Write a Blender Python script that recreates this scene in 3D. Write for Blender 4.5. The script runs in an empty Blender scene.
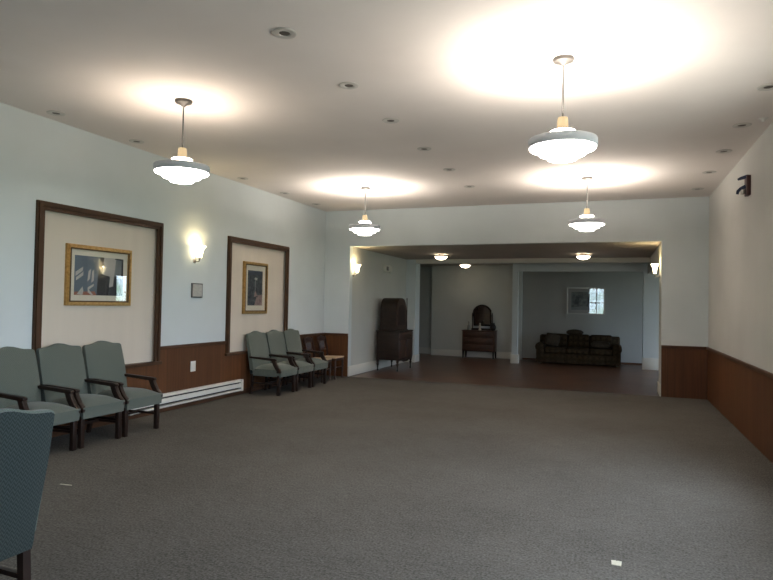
import bpy, bmesh, math, random
from mathutils import Vector, Matrix
random.seed(4)
sc = bpy.context.scene
COL = sc.collection

# ------------------------------------------------------------------ camera, world, exposure
CAM_F, CAM_YAW, CAM_PITCH, CAM_ROLL, CAM_H = 612.65, -0.356, 0.023, 0.0182, 1.5483
cy_, sy_ = math.cos(CAM_YAW), math.sin(CAM_YAW)
cp_, sp_ = math.cos(CAM_PITCH), math.sin(CAM_PITCH)
Fv = Vector((sy_ * cp_, cy_ * cp_, sp_)); Rv = Vector((cy_, -sy_, 0)); Uv = Rv.cross(Fv)
cr_, sr_ = math.cos(CAM_ROLL), math.sin(CAM_ROLL)
R2 = Rv * cr_ + Uv * sr_; U2 = Uv * cr_ - Rv * sr_
cam_d = bpy.data.cameras.new('camera'); cam = bpy.data.objects.new('camera', cam_d); COL.objects.link(cam)
cam_d.sensor_width = 36; cam_d.lens = CAM_F / 773 * 36; cam_d.clip_start = 0.05; cam_d.clip_end = 200
cam.matrix_world = Matrix(((R2.x, U2.x, -Fv.x, 0), (R2.y, U2.y, -Fv.y, 0), (R2.z, U2.z, -Fv.z, CAM_H), (0, 0, 0, 1)))
sc.camera = cam
vs = sc.view_settings
vs.view_transform = 'Standard'; vs.look = 'None'; vs.gamma = 1; vs.use_curve_mapping = False
vs.exposure = 0.66
sc.cycles.use_denoising = True
sc.cycles.max_bounces = 14; sc.cycles.diffuse_bounces = 8; sc.cycles.glossy_bounces = 5
sc.cycles.transparent_max_bounces = 12
sc.cycles.sample_clamp_indirect = 8

PEND_W = 35.0      # upward light of a pendant (W)
PEND_GLASS = 7.0   # luminance of the pendants' white glass
SCONCE_W = 3.2
FLUSH_E = 7.0
WORLD_SKY = 13.5

w = bpy.data.worlds.new('daylight'); sc.world = w; w.use_nodes = True
wt = w.node_tree; wt.nodes.clear()
wo = wt.nodes.new('ShaderNodeOutputWorld'); wb = wt.nodes.new('ShaderNodeBackground')
wtc = wt.nodes.new('ShaderNodeTexCoord'); wsep = wt.nodes.new('ShaderNodeSeparateXYZ')
wn = wt.nodes.new('ShaderNodeTexNoise'); wn.inputs['Scale'].default_value = 45
wadd = wt.nodes.new('ShaderNodeMath'); wadd.operation = 'MULTIPLY_ADD'; wadd.inputs[1].default_value = 0.42
wr = wt.nodes.new('ShaderNodeValToRGB')
wt.links.new(wtc.outputs['Generated'], wsep.inputs[0]); wt.links.new(wtc.outputs['Generated'], wn.inputs[0])
wt.links.new(wn.outputs[0], wadd.inputs[0]); wt.links.new(wsep.outputs['Z'], wadd.inputs[2])
wt.links.new(wadd.outputs[0], wr.inputs[0]); wt.links.new(wr.outputs[0], wb.inputs[0]); wt.links.new(wb.outputs[0], wo.inputs[0])
e = wr.color_ramp.elements
e[0].position = 0.05; e[0].color = (.27, .29, .27, 1); e[1].position = 0.30; e[1].color = (.66, .82, 1, 1)
m_ = e.new(0.13); m_.color = (.20, .33, .24, 1)
wb.inputs['Strength'].default_value = WORLD_SKY

def portal(loc, rot, sx, sy):
    d = bpy.data.lights.new('window_daylight', 'AREA'); d.shape = 'RECTANGLE'; d.size = sx; d.size_y = sy
    d.cycles.is_portal = True
    o = bpy.data.objects.new('window_daylight', d); o.location = loc; o.rotation_euler = rot; COL.objects.link(o)
portal((3.98, 15.55, 1.45), (0, math.radians(90), 0), 1.9, .7)
portal((3.98, 16.55, 1.45), (0, math.radians(90), 0), 1.9, .7)
WIN_R = ((.6, 1.8), (2.8, 4.0), (5.0, 6.2))   # windows of the right wall, nearer than the frame shows
for a_, b_ in WIN_R: portal((1.52, (a_ + b_) / 2, 1.9), (0, math.radians(90), 0), 1.9, b_ - a_)
portal((-1.0, -2.48, 1.85), (math.radians(90), 0, 0), .9, 1.8)

# ------------------------------------------------------------------ room constants (metres)
XL, XR, YB, YF, H = -5.860, 1.536, 11.917, -2.5, 3.525
OX1, OX2, OZ = -5.274, 0.790, 2.764
CAP = 0.91
YP = 15.70          # plane of the left pilaster and the ceiling beam
YC = 16.90          # plane of the column and its header
YK = 18.30          # far wall
XE = 4.0            # right end of the annex

# ------------------------------------------------------------------ materials
def mat(name, col, rough=.6, metal=0, spec=.5, emit=None, estr=0):
    m = bpy.data.materials.new(name); m.use_nodes = True
    b = m.node_tree.nodes['Principled BSDF']
    b.inputs['Base Color'].default_value = (*col, 1); b.inputs['Roughness'].default_value = rough
    b.inputs['Metallic'].default_value = metal; b.inputs['Specular IOR Level'].default_value = spec
    if emit:
        b.inputs['Emission Color'].default_value = (*emit, 1); b.inputs['Emission Strength'].default_value = estr
    return m
def nodes(m): return m.node_tree.nodes, m.node_tree.links, m.node_tree.nodes['Principled BSDF']
def mul(c, k): return tuple(x * k for x in c)
def noisy(name, c1, c2, scale=(10, 10, 10), rough=.6, detail=4, bump=0, spec=.5, lo=.35, hi=.65, bscale=None, metal=0):
    m = mat(name, c1, rough, metal, spec); N, L, B = nodes(m)
    tc = N.new('ShaderNodeTexCoord'); mp = N.new('ShaderNodeMapping'); mp.inputs['Scale'].default_value = scale
    nz = N.new('ShaderNodeTexNoise'); nz.inputs['Scale'].default_value = 1; nz.inputs['Detail'].default_value = detail
    rp = N.new('ShaderNodeValToRGB'); rp.color_ramp.elements[0].position = lo; rp.color_ramp.elements[1].position = hi
    rp.color_ramp.elements[0].color = (*c1, 1); rp.color_ramp.elements[1].color = (*c2, 1)
    L.new(tc.outputs['Object'], mp.inputs[0]); L.new(mp.outputs[0], nz.inputs[0]); L.new(nz.outputs[0], rp.inputs[0])
    L.new(rp.outputs[0], B.inputs['Base Color'])
    if bump:
        n2 = N.new('ShaderNodeTexNoise'); n2.inputs['Scale'].default_value = bscale or 120; n2.inputs['Detail'].default_value = 3
        bp = N.new('ShaderNodeBump'); bp.inputs['Strength'].default_value = bump; bp.inputs['Distance'].default_value = .01
        L.new(tc.outputs['Object'], n2.inputs[0]); L.new(n2.outputs[0], bp.inputs['Height']); L.new(bp.outputs[0], B.inputs['Normal'])
    return m

M = {}
BLUE = (.575, .618, .625)
M['wall_blue'] = noisy('pale_blue_grey_paint', BLUE, mul(BLUE, 1.05), (1.5, 1.5, 1.5), .75, 3, .04, .25, bscale=160)
M['wall_cream'] = noisy('cream_paint', (.56, .555, .525), (.59, .585, .555), (1.5, 1.5, 1.5), .75, 3, .04, .25, bscale=160)
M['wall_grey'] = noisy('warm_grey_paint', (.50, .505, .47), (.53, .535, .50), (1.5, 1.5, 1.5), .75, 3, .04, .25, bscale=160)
M['ceiling'] = noisy('ceiling_plaster', (.77, .715, .675), (.81, .755, .715), (1.2, 1.2, 1.2), .85, 4, .05, .2, bscale=90)
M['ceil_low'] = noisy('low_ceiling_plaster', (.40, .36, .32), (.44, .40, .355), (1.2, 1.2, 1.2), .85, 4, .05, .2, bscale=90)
M['beige'] = noisy('beige_wallcovering', (.60, .53, .445), (.63, .557, .468), (3, 5, .25), .85, 3, .05, .2, bscale=220)
M['wall_slate'] = noisy('slate_grey_wall', (.335, .345, .335), (.355, .365, .355), (1.5, 1.5, 1.5), .75, 3, .04, .25, bscale=160)  # darker, more neutral grey for the sofa part of the far wall
M['trimwhite'] = mat('off_white_trim_paint', (.66, .64, .58), .5)
M['frame'] = noisy('dark_brown_wood', (.050, .024, .012), (.080, .039, .020), (25, 4, 2.5), .5, 5, spec=.25)
M['caprail'] = noisy('wainscot_rail_wood', (.065, .028, .013), (.095, .042, .020), (5, 2.5, 30), .5, 5, spec=.25)
def wainscot(name, axis):
    m = mat(name, (.2, .1, .05), .5, 0, .25); N, L, B = nodes(m)
    tc = N.new('ShaderNodeTexCoord'); sep = N.new('ShaderNodeSeparateXYZ'); L.new(tc.outputs['Object'], sep.inputs[0])
    mp = N.new('ShaderNodeMapping'); mp.inputs['Scale'].default_value = (28, 28, 1.1)
    nz = N.new('ShaderNodeTexNoise'); nz.inputs['Scale'].default_value = 1; nz.inputs['Detail'].default_value = 5
    L.new(tc.outputs['Object'], mp.inputs[0]); L.new(mp.outputs[0], nz.inputs[0])
    rp = N.new('ShaderNodeValToRGB'); r = rp.color_ramp.elements
    r[0].position = .3; r[1].position = .72; r[0].color = (.090, .035, .0135, 1); r[1].color = (.130, .052, .020, 1)
    L.new(nz.outputs[0], rp.inputs[0])
    # 1.22 m sheets, each with its own tone
    dv = N.new('ShaderNodeMath'); dv.operation = 'MULTIPLY_ADD'; dv.inputs[1].default_value = 1 / 1.22; dv.inputs[2].default_value = 100.271
    fl = N.new('ShaderNodeMath'); fl.operation = 'FLOOR'; wn_ = N.new('ShaderNodeTexWhiteNoise'); wn_.noise_dimensions = '1D'
    L.new(sep.outputs[axis], dv.inputs[0]); L.new(dv.outputs[0], fl.inputs[0]); L.new(fl.outputs[0], wn_.inputs['W'])
    mr = N.new('ShaderNodeMapRange'); mr.inputs['To Min'].default_value = .78; mr.inputs['To Max'].default_value = 1.1
    L.new(wn_.outputs['Value'], mr.inputs['Value'])
    fr = N.new('ShaderNodeMath'); fr.operation = 'FRACT'; L.new(dv.outputs[0], fr.inputs[0])
    lt = N.new('ShaderNodeMath'); lt.operation = 'GREATER_THAN'; lt.inputs[1].default_value = .004; L.new(fr.outputs[0], lt.inputs[0])
    sm = N.new('ShaderNodeMapRange'); sm.inputs['To Min'].default_value = .45; L.new(lt.outputs[0], sm.inputs['Value'])
    mm = N.new('ShaderNodeMath'); mm.operation = 'MULTIPLY'; L.new(mr.outputs[0], mm.inputs[0]); L.new(sm.outputs[0], mm.inputs[1])
    mx = N.new('ShaderNodeVectorMath'); mx.operation = 'SCALE'; L.new(rp.outputs[0], mx.inputs[0]); L.new(mm.outputs[0], mx.inputs['Scale'])
    L.new(mx.outputs[0], B.inputs['Base Color']); return m
M['wains_y'] = wainscot('brown_wood_panelling', 'Y')
M['wains_x'] = wainscot('brown_wood_panelling_short', 'X')

def carpet():
    m = mat('grey_brown_carpet', (.12, .11, .1), .95, 0, .08); N, L, B = nodes(m)
    tc = N.new('ShaderNodeTexCoord')
    def nz(scale, det, rot=0):
        mp = N.new('ShaderNodeMapping'); mp.inputs['Scale'].default_value = scale; mp.inputs['Rotation'].default_value = (0, 0, rot)
        n = N.new('ShaderNodeTexNoise'); n.inputs['Scale'].default_value = 1; n.inputs['Detail'].default_value = det
        n.inputs['Roughness'].default_value = .65
        L.new(tc.outputs['Object'], mp.inputs[0]); L.new(mp.outputs[0], n.inputs[0]); return n
    a = nz((64, 64, 64), 2); b = nz((9, 26, 9), 4, .5); c = nz((.5, .5, .5), 3)
    s1 = N.new('ShaderNodeMath'); s1.operation = 'MULTIPLY_ADD'; s1.inputs[1].default_value = .95; s1.inputs[2].default_value = 0; L.new(a.outputs[0], s1.inputs[0])
    s2 = N.new('ShaderNodeMath'); s2.operation = 'MULTIPLY_ADD'; s2.inputs[1].default_value = .3
    L.new(b.outputs[0], s2.inputs[0]); L.new(s1.outputs[0], s2.inputs[2])
    s3 = N.new('ShaderNodeMath'); s3.operation = 'MULTIPLY_ADD'; s3.inputs[1].default_value = .35
    L.new(c.outputs[0], s3.inputs[0]); L.new(s2.outputs[0], s3.inputs[2])
    rp = N.new('ShaderNodeValToRGB'); r = rp.color_ramp.elements
    r[0].position = .58; r[1].position = 1.02; r[0].color = (.054, .0495, .043, 1); r[1].color = (.158, .145, .128, 1)
    L.new(s3.outputs[0], rp.inputs[0]); L.new(rp.outputs[0], B.inputs['Base Color'])
    bp = N.new('ShaderNodeBump'); bp.inputs['Strength'].default_value = .25; bp.inputs['Distance'].default_value = .006
    L.new(s2.outputs[0], bp.inputs['Height']); L.new(bp.outputs[0], B.inputs['Normal'])
    return m
M['carpet'] = carpet()
def woodfloor():
    m = mat('brown_strip_floor', (.1, .05, .03), .33); N, L, B = nodes(m)
    tc = N.new('ShaderNodeTexCoord'); br = N.new('ShaderNodeTexBrick')
    br.inputs['Scale'].default_value = 1; br.inputs['Brick Width'].default_value = 1.1; br.inputs['Row Height'].default_value = .085
    br.inputs['Mortar Size'].default_value = .002
    br.inputs['Color1'].default_value = (.125, .058, .032, 1); br.inputs['Color2'].default_value = (.075, .034, .020, 1)
    br.inputs['Mortar'].default_value = (.03, .014, .009, 1)
    nz = N.new('ShaderNodeTexNoise'); nz.inputs['Scale'].default_value = 1.4; nz.inputs['Detail'].default_value = 4
    mr = N.new('ShaderNodeMapRange'); mr.inputs['From Min'].default_value = .3; mr.inputs['From Max'].default_value = .7
    mr.inputs['To Min'].default_value = .65; mr.inputs['To Max'].default_value = 1.25
    mx = N.new('ShaderNodeVectorMath'); mx.operation = 'SCALE'
    L.new(tc.outputs['Object'], br.inputs[0]); L.new(tc.outputs['Object'], nz.inputs[0]); L.new(nz.outputs[0], mr.inputs['Value'])
    L.new(br.outputs['Color'], mx.inputs[0]); L.new(mr.outputs[0], mx.inputs['Scale']); L.new(mx.outputs[0], B.inputs['Base Color'])
    return m
M['woodfloor'] = woodfloor()
def woven(name, c1, c2, k=150):
    m = mat(name, c1, .92, 0, .12); N, L, B = nodes(m)
    tc = N.new('ShaderNodeTexCoord'); sep = N.new('ShaderNodeSeparateXYZ'); L.new(tc.outputs['Object'], sep.inputs[0])
    def ma(op, a, b=None):
        n = N.new('ShaderNodeMath'); n.operation = op
        for i, v in enumerate((a, b)):
            if v is None: continue
            if isinstance(v, (int, float)): n.inputs[i].default_value = v
            else: L.new(v, n.inputs[i])
        return n.outputs[0]
    u = ma('MULTIPLY', sep.outputs['Y'], k * .33); v = ma('MULTIPLY', ma('ADD', sep.outputs['Z'], sep.outputs['X']), k * .5)
    zig = ma('ABSOLUTE', ma('SUBTRACT', ma('FRACT', u), .5))
    val = ma('FRACT', ma('ADD', v, ma('MULTIPLY', zig, 2.0)))
    nz = N.new('ShaderNodeTexNoise'); nz.inputs['Scale'].default_value = 220; L.new(tc.outputs['Object'], nz.inputs[0])
    val2 = ma('ADD', ma('MULTIPLY', val, .6), ma('MULTIPLY', nz.outputs[0], .5))
    rp = N.new('ShaderNodeValToRGB'); r = rp.color_ramp.elements
    r[0].position = .3; r[1].position = .75; r[0].color = (*c1, 1); r[1].color = (*c2, 1)
    L.new(val2, rp.inputs[0]); L.new(rp.outputs[0], B.inputs['Base Color'])
    B.inputs['Sheen Weight'].default_value = .15
    return m
M['fabric'] = woven('sage_grey_herringbone', (.082, .094, .078), (.134, .149, .127))
M['fabric_back'] = woven('teal_blue_herringbone', (.011, .0155, .0145), (.037, .048, .045), 110)
M['mahogany'] = noisy('dark_mahogany', (.014, .007, .005), (.024, .012, .008), (30, 30, 6), .42, 4, spec=.3)
M['mahog2'] = noisy('reddish_mahogany', (.026, .010, .006), (.042, .016, .010), (30, 30, 6), .38, 4)
M['walnut'] = noisy('old_walnut', (.014, .008, .006), (.026, .015, .010), (4, 22, 22), .45, 5, spec=.3)
M['walnut2'] = noisy('red_walnut', (.034, .015, .009), (.055, .024, .014), (4, 22, 22), .42, 5)
M['dresserwood'] = noisy('red_brown_dresser_wood', (.048, .021, .012), (.074, .032, .018), (4, 22, 22), .45, 5, spec=.3)
M['tan'] = noisy('tan_seat_cloth', (.50, .36, .23), (.58, .43, .28), (60, 60, 60), .8)
M['gold'] = noisy('antique_gold', (.40, .235, .080), (.56, .35, .14), (30, 30, 30), .35, 3, .12, bscale=90, metal=.75)
M['golddark'] = mat('dark_gold_bead', (.10, .055, .02), .5, .4)
M['silver'] = mat('silver_frame', (.40, .39, .37), .35, .7)
M['matboard'] = mat('cream_mat_board', (.62, .57, .46), .8)
M['matgrey'] = mat('grey_mat_board', (.30, .29, .27), .8)
M['nickel'] = mat('brushed_nickel', (.42, .40, .37), .35, .9)
M['spotring'] = mat('pale_satin_ring', (.60, .57, .53), .4, .2)
M['canopy'] = mat('dull_nickel', (.085, .078, .070), .5, .35)
M['rodmetal'] = mat('grey_rod', (.10, .095, .09), .5, .3)
M['band'] = mat('pendant_band_grey', (.50, .515, .56), .55)
M['bandin'] = mat('white_enamel', (.85, .85, .83), .5)
M['glasslit'] = mat('lit_white_glass', (.9, .88, .84), .4, emit=(1, .93, .84), estr=PEND_GLASS)
M['glassdim'] = mat('lit_white_glass_cap', (.9, .88, .84), .4, emit=(1, .93, .84), estr=3.0)
M['neck'] = mat('lit_amber_neck', (.03, .022, .012), .6, spec=.1, emit=(1, .74, .42), estr=.46)
M['tulip'] = mat('lit_tulip_glass', (.9, .86, .75), .35, emit=(1, .84, .52), estr=6.0)
M['bowl'] = mat('lit_frosted_bowl', (.9, .86, .78), .35, emit=(1, .84, .62), estr=FLUSH_E)
M['white'] = mat('white_plastic', (.72, .70, .65), .45)
M['heater'] = mat('white_enamel_metal', (.70, .68, .62), .42)
M['black'] = mat('black_gap', (.006, .006, .006), .8)
M['dark_hole'] = mat('dark_lamp_hole', (.10, .085, .07), .6)
M['bluesteel'] = mat('blue_black_steel', (.025, .035, .075), .4, .5)
M['oxblood'] = mat('dark_red_plate', (.060, .014, .012), .5)
M['paper'] = noisy('grey_notice_paper', (.36, .35, .33), (.44, .43, .40), (20, 20, 60), .6)
M['plaqueedge'] = mat('pewter_edge', (.12, .115, .11), .4, .6)
M['sofa'] = None
def plaid():
    m = mat('dark_brown_plaid', (.05, .04, .03), .95, 0, .08); N, L, B = nodes(m)
    tc = N.new('ShaderNodeTexCoord'); nz = N.new('ShaderNodeTexNoise'); nz.inputs['Scale'].default_value = 26; nz.inputs['Detail'].default_value = 4
    w1 = N.new('ShaderNodeTexWave'); w1.bands_direction = 'X'; w1.inputs['Scale'].default_value = 2.2; w1.inputs['Distortion'].default_value = 1.5
    w2 = N.new('ShaderNodeTexWave'); w2.bands_direction = 'Z'; w2.inputs['Scale'].default_value = 2.2; w2.inputs['Distortion'].default_value = 1.5
    for n in (nz, w1, w2): L.new(tc.outputs['Object'], n.inputs[0])
    a = N.new('ShaderNodeMath'); a.operation = 'MULTIPLY'; L.new(w1.outputs[1], a.inputs[0]); L.new(w2.outputs[1], a.inputs[1])
    s = N.new('ShaderNodeMath'); s.operation = 'MULTIPLY_ADD'; s.inputs[1].default_value = .4; L.new(a.outputs[0], s.inputs[0]); L.new(nz.outputs[0], s.inputs[2])
    rp = N.new('ShaderNodeValToRGB'); r = rp.color_ramp.elements; r[0].position = .4; r[1].position = .85
    r[0].color = (.026, .019, .012, 1); r[1].color = (.055, .040, .024, 1)
    L.new(s.outputs[0], rp.inputs[0]); L.new(rp.outputs[0], B.inputs['Base Color']); return m
M['sofa'] = plaid()
M['pillow'] = noisy('brown_pillow_cloth', (.030, .022, .014), (.050, .037, .023), (30, 30, 30), .95)
M['mirror'] = mat('old_mirror', (.30, .30, .28), .04, 1)
M['porcelain'] = mat('pale_figurine', (.50, .42, .32), .4)
M['bottle'] = mat('grey_glass_bottle', (.22, .22, .20), .15)
M['vase'] = mat('black_vase', (.01, .008, .008), .3)
M['thermostat'] = mat('beige_plastic', (.62, .60, .54), .5)
M['chip'] = noisy('pale_adhesive_mark', (.52, .49, .38), (.60, .57, .46), (60, 60, 60), .8)
def pane():
    m = bpy.data.materials.new('clear_glass_pane'); m.use_nodes = True; N = m.node_tree.nodes; L = m.node_tree.links; N.clear()
    o = N.new('ShaderNodeOutputMaterial'); mx = N.new('ShaderNodeMixShader'); t = N.new('ShaderNodeBsdfTransparent')
    g = N.new('ShaderNodeBsdfGlossy'); g.inputs['Roughness'].default_value = .015
    f = N.new('ShaderNodeLayerWeight'); f.inputs['Blend'].default_value = .5
    pw = N.new('ShaderNodeMath'); pw.operation = 'POWER'; pw.inputs[1].default_value = 5
    ad = N.new('ShaderNodeMath'); ad.operation = 'MULTIPLY_ADD'; ad.inputs[1].default_value = .96; ad.inputs[2].default_value = .04
    L.new(f.outputs['Facing'], pw.inputs[0]); L.new(pw.outputs[0], ad.inputs[0]); L.new(ad.outputs[0], mx.inputs[0])
    L.new(t.outputs[0], mx.inputs[1]); L.new(g.outputs[0], mx.inputs[2]); L.new(mx.outputs[0], o.inputs[0])
    return m
M['pane'] = pane()

# ------------------------------------------------------------------ mesh helpers
class MB:
    def __init__(self): self.bm = bmesh.new(); self.mi = 0
    def _fin(self, faces):
        for f in faces: f.material_index = self.mi
    def box(self, x0, x1, y0, y1, z0, z1, bev=0, seg=2):
        t = bmesh.new(); bmesh.ops.create_cube(t, size=1)
        for v in t.verts:
            v.co = Vector(((x0 + x1) / 2 + v.co.x * (x1 - x0), (y0 + y1) / 2 + v.co.y * (y1 - y0), (z0 + z1) / 2 + v.co.z * (z1 - z0)))
        if bev: bmesh.ops.bevel(t, geom=t.edges[:], offset=bev, segments=seg, profile=.5, affect='EDGES')
        return self._merge(t)
    def _merge(self, t, mtx=None):
        if mtx is not None: bmesh.ops.transform(t, matrix=mtx, verts=t.verts)
        bmesh.ops.recalc_face_normals(t, faces=t.faces)
        mp = {}
        for v in t.verts: mp[v] = self.bm.verts.new(v.co)
        for f in t.faces:
            try: nf = self.bm.faces.new([mp[v] for v in f.verts]); nf.material_index = self.mi
            except ValueError: pass
        t.free(); return self
    def lathe(self, prof, c=(0, 0, 0), seg=32, mtx=None, sx=1, sy=1):
        """prof: (radius, z) pairs; radius 0 closes the end"""
        t = bmesh.new(); rings = []
        for r, z in prof:
            if r < 1e-6: rings.append([t.verts.new((c[0], c[1], c[2] + z))])
            else: rings.append([t.verts.new((c[0] + sx * r * math.cos(2 * math.pi * k / seg), c[1] + sy * r * math.sin(2 * math.pi * k / seg), c[2] + z)) for k in range(seg)])
        for a, b in zip(rings, rings[1:]):
            if len(a) == 1 and len(b) == 1: continue
            for k in range(seg):
                k2 = (k + 1) % seg
                if len(a) == 1: t.faces.new((a[0], b[k], b[k2]))
                elif len(b) == 1: t.faces.new((a[k], a[k2], b[0]))
                else: t.faces.new((a[k], a[k2], b[k2], b[k]))
        return self._merge(t, mtx)
    def tube(self, pts, rad, seg=10, square=False):
        pts = [Vector(p) for p in pts]
        if not isinstance(rad, (list, tuple)): rad = [rad] * len(pts)
        t = bmesh.new(); rings = []
        n = 4 if square else seg; off = math.pi / 4 if square else 0; k_ = math.sqrt(2) if square else 1
        for i, p in enumerate(pts):
            d = (pts[min(i + 1, len(pts) - 1)] - pts[max(i - 1, 0)]).normalized()
            ref = Vector((0, 1, 0)) if abs(d.y) < .9 else Vector((1, 0, 0))
            a = d.cross(ref).normalized(); b = d.cross(a)
            rings.append([t.verts.new(p + (a * math.cos(off + 2 * math.pi * k / n) + b * math.sin(off + 2 * math.pi * k / n)) * rad[i] * k_) for k in range(n)])
        for a, b in zip(rings, rings[1:]):
            for k in range(n): t.faces.new((a[k], a[(k + 1) % n], b[(k + 1) % n], b[k]))
        t.faces.new(rings[0][::-1]); t.faces.new(rings[-1])
        return self._merge(t)
    def prism(self, poly, axis, a, b, bev=0):
        """poly in the two other axes (in x,y,z order), extruded from a to b on axis"""
        def P(p, h):
            q = list(p); q.insert(axis, h); return q
        t = bmesh.new(); A = [t.verts.new(P(p, a)) for p in poly]; B_ = [t.verts.new(P(p, b)) for p in poly]; n = len(poly)
        t.faces.new(A); t.faces.new(B_[::-1])
        for k in range(n): t.faces.new((A[k], B_[k], B_[(k + 1) % n], A[(k + 1) % n]))
        bmesh.ops.recalc_face_normals(t, faces=t.faces)
        if bev: bmesh.ops.bevel(t, geom=t.edges[:], offset=bev, segments=2, profile=.5, affect='EDGES')
        return self._merge(t)
    def sheet(self, front, back):
        """closed solid between two equal grids of points (lists of rows)"""
        t = bmesh.new(); nr, nc = len(front), len(front[0])
        F = [[t.verts.new(p) for p in r] for r in front]; B_ = [[t.verts.new(p) for p in r] for r in back]
        for i in range(nr - 1):
            for j in range(nc - 1):
                t.faces.new((F[i][j], F[i][j + 1], F[i + 1][j + 1], F[i + 1][j])); t.faces.new((B_[i][j], B_[i + 1][j], B_[i + 1][j + 1], B_[i][j + 1]))
        for i in range(nr - 1):
            t.faces.new((F[i][0], F[i + 1][0], B_[i + 1][0], B_[i][0])); t.faces.new((F[i][-1], B_[i][-1], B_[i + 1][-1], F[i + 1][-1]))
        for j in range(nc - 1):
            t.faces.new((F[0][j], B_[0][j], B_[0][j + 1], F[0][j + 1])); t.faces.new((F[-1][j], F[-1][j + 1], B_[-1][j + 1], B_[-1][j]))
        return self._merge(t)
    def quad(self, *p):
        f = self.bm.faces.new([self.bm.verts.new(q) for q in p]); f.material_index = self.mi; return self
    def build(self, name, mats, parent=None, smooth=35):
        me = bpy.data.meshes.new(name)
        self.bm.to_mesh(me); self.bm.free()
        for m in (mats if isinstance(mats, (list, tuple)) else [mats]): me.materials.append(m)
        if smooth:
            for p in me.polygons: p.use_smooth = True
            me.set_sharp_from_angle(angle=math.radians(smooth))
        o = bpy.data.objects.new(name, me); COL.objects.link(o)
        if parent: o.parent = parent
        return o
def thing(name, label, cat, loc=(0, 0, 0), rz=0, group=None):
    o = bpy.data.objects.new(name, None); COL.objects.link(o); o.empty_display_size = .1
    o.location = loc; o.rotation_euler = (0, 0, rz); o['label'] = label; o['category'] = cat
    if group: o['group'] = group
    return o
def tag(o, label, cat, group=None, loc=None):
    o['label'] = label; o['category'] = cat
    if group: o['group'] = group
    if loc: o.location = loc
    return o
def struct(name, mb, m, label, cat, smooth=0):
    o = mb.build(name, m, None, smooth); o['kind'] = 'structure'; o['label'] = label; o['category'] = cat; return o
def copy_tree(o, parent=None):
    c = o.copy(); COL.objects.link(c)
    if parent: c.parent = parent
    for ch in list(o.children): copy_tree(ch, c)
    return c
def dup(o, loc, label, rz=None):
    c = copy_tree(o); c.location = loc; c['label'] = label
    if rz is not None: c.rotation_euler = (0, 0, rz)
    return c

# ------------------------------------------------------------------ SETTING
T = .15
struct('floor', MB().box(XL - T, XR + T, YF - T, YB, -.12, 0), M['carpet'], 'grey brown carpet across the large hall', 'floor')
struct('floor_alcove', MB().box(-7.2, XE + T, YB, 18.95, -.12, -.002), M['woodfloor'], 'dark brown wood strip floor in the alcove', 'floor')
struct('ceiling', MB().box(XL - T - .05, XR + T, YF - T, YB + T, H, H + .15), M['ceiling'], 'plain off white hall ceiling with pendant lamps', 'ceiling')
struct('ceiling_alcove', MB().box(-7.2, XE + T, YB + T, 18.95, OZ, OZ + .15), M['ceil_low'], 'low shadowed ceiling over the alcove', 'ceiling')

F1, F2, F3, F4, FZ, SILL = 4.854, 6.820, 8.353, 10.308, 2.606, .69
FW = .096
ND = .045   # depth of the panel niches
mb = MB()
mb.box(XL - ND - T, XL - ND, YF - T, YB + T, 0, H)
for y0, y1 in ((YF - T, F1 + .05), (F2 - .05, F3 + .05), (F4 - .05, YB + T)): mb.box(XL - ND, XL, y0, y1, 0, H)
for y0, y1 in ((F1 + .05, F2 - .05), (F3 + .05, F4 - .05)):
    mb.box(XL - ND, XL, y0, y1, FZ - .05, H); mb.box(XL - ND, XL, y0, y1, 0, SILL)
struct('wall_left', mb, M['wall_blue'], 'pale blue grey left wall with two framed beige panels', 'wall')
mb = MB(); yy = YF - T
for a_, b_ in WIN_R:
    mb.box(XR, XR + T, yy, a_, 0, H); mb.box(XR, XR + T, a_, b_, 0, .95); mb.box(XR, XR + T, a_, b_, 2.85, H); yy = b_
mb.box(XR, XR + T, yy, YB, 0, H)
struct('wall_right', mb, M['wall_cream'], 'cream painted right wall above brown panelling', 'wall')
mb = MB()
mb.box(XL, OX1, YB, YB + T, 0, H); mb.box(OX2, XR + T, YB, YB + T, 0, H); mb.box(OX1, OX2, YB, YB + T, OZ, H)
struct('wall_back', mb, M['wall_blue'], 'pale blue grey end wall around the wide alcove opening', 'wall')
mb = MB()   # wall behind the camera, window hole x -1.45..-.55, z .95..2.75
mb.box(XL, -1.45, YF - T, YF, 0, H); mb.box(-.55, XR, YF - T, YF, 0, H)
mb.box(-1.45, -.55, YF - T, YF, 0, .95); mb.box(-1.45, -.55, YF - T, YF, 2.75, H)
struct('wall_front', mb, M['wall_blue'], 'pale blue grey wall behind the viewer with one window', 'wall')
# alcove walls
STUB = 12.55
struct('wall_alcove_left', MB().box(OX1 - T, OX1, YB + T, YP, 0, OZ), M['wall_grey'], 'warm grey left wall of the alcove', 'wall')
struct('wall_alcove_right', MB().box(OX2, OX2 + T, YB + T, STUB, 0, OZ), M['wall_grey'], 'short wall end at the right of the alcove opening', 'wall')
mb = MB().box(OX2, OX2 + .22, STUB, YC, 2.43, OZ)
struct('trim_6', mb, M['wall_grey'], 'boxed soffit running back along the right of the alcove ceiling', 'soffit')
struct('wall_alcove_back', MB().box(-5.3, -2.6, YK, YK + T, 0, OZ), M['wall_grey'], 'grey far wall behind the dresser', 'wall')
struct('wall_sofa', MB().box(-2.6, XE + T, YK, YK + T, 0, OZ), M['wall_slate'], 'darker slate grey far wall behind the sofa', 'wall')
mb = MB(); mb.box(-7.2, -5.3, 18.75, 18.9, 0, OZ); mb.box(-5.3, -5.3 + T, YK + T, 18.75, 0, OZ); mb.box(-7.2, -7.05, YP + T, 18.75, 0, OZ)
mb.box(-7.05, OX1 - T, YP, YP + T, 0, OZ)
struct('wall_recess', mb, M['wall_grey'], 'shadowed recess wall left of the far wall', 'wall')
mb = MB()   # annex right wall with two window holes
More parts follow.
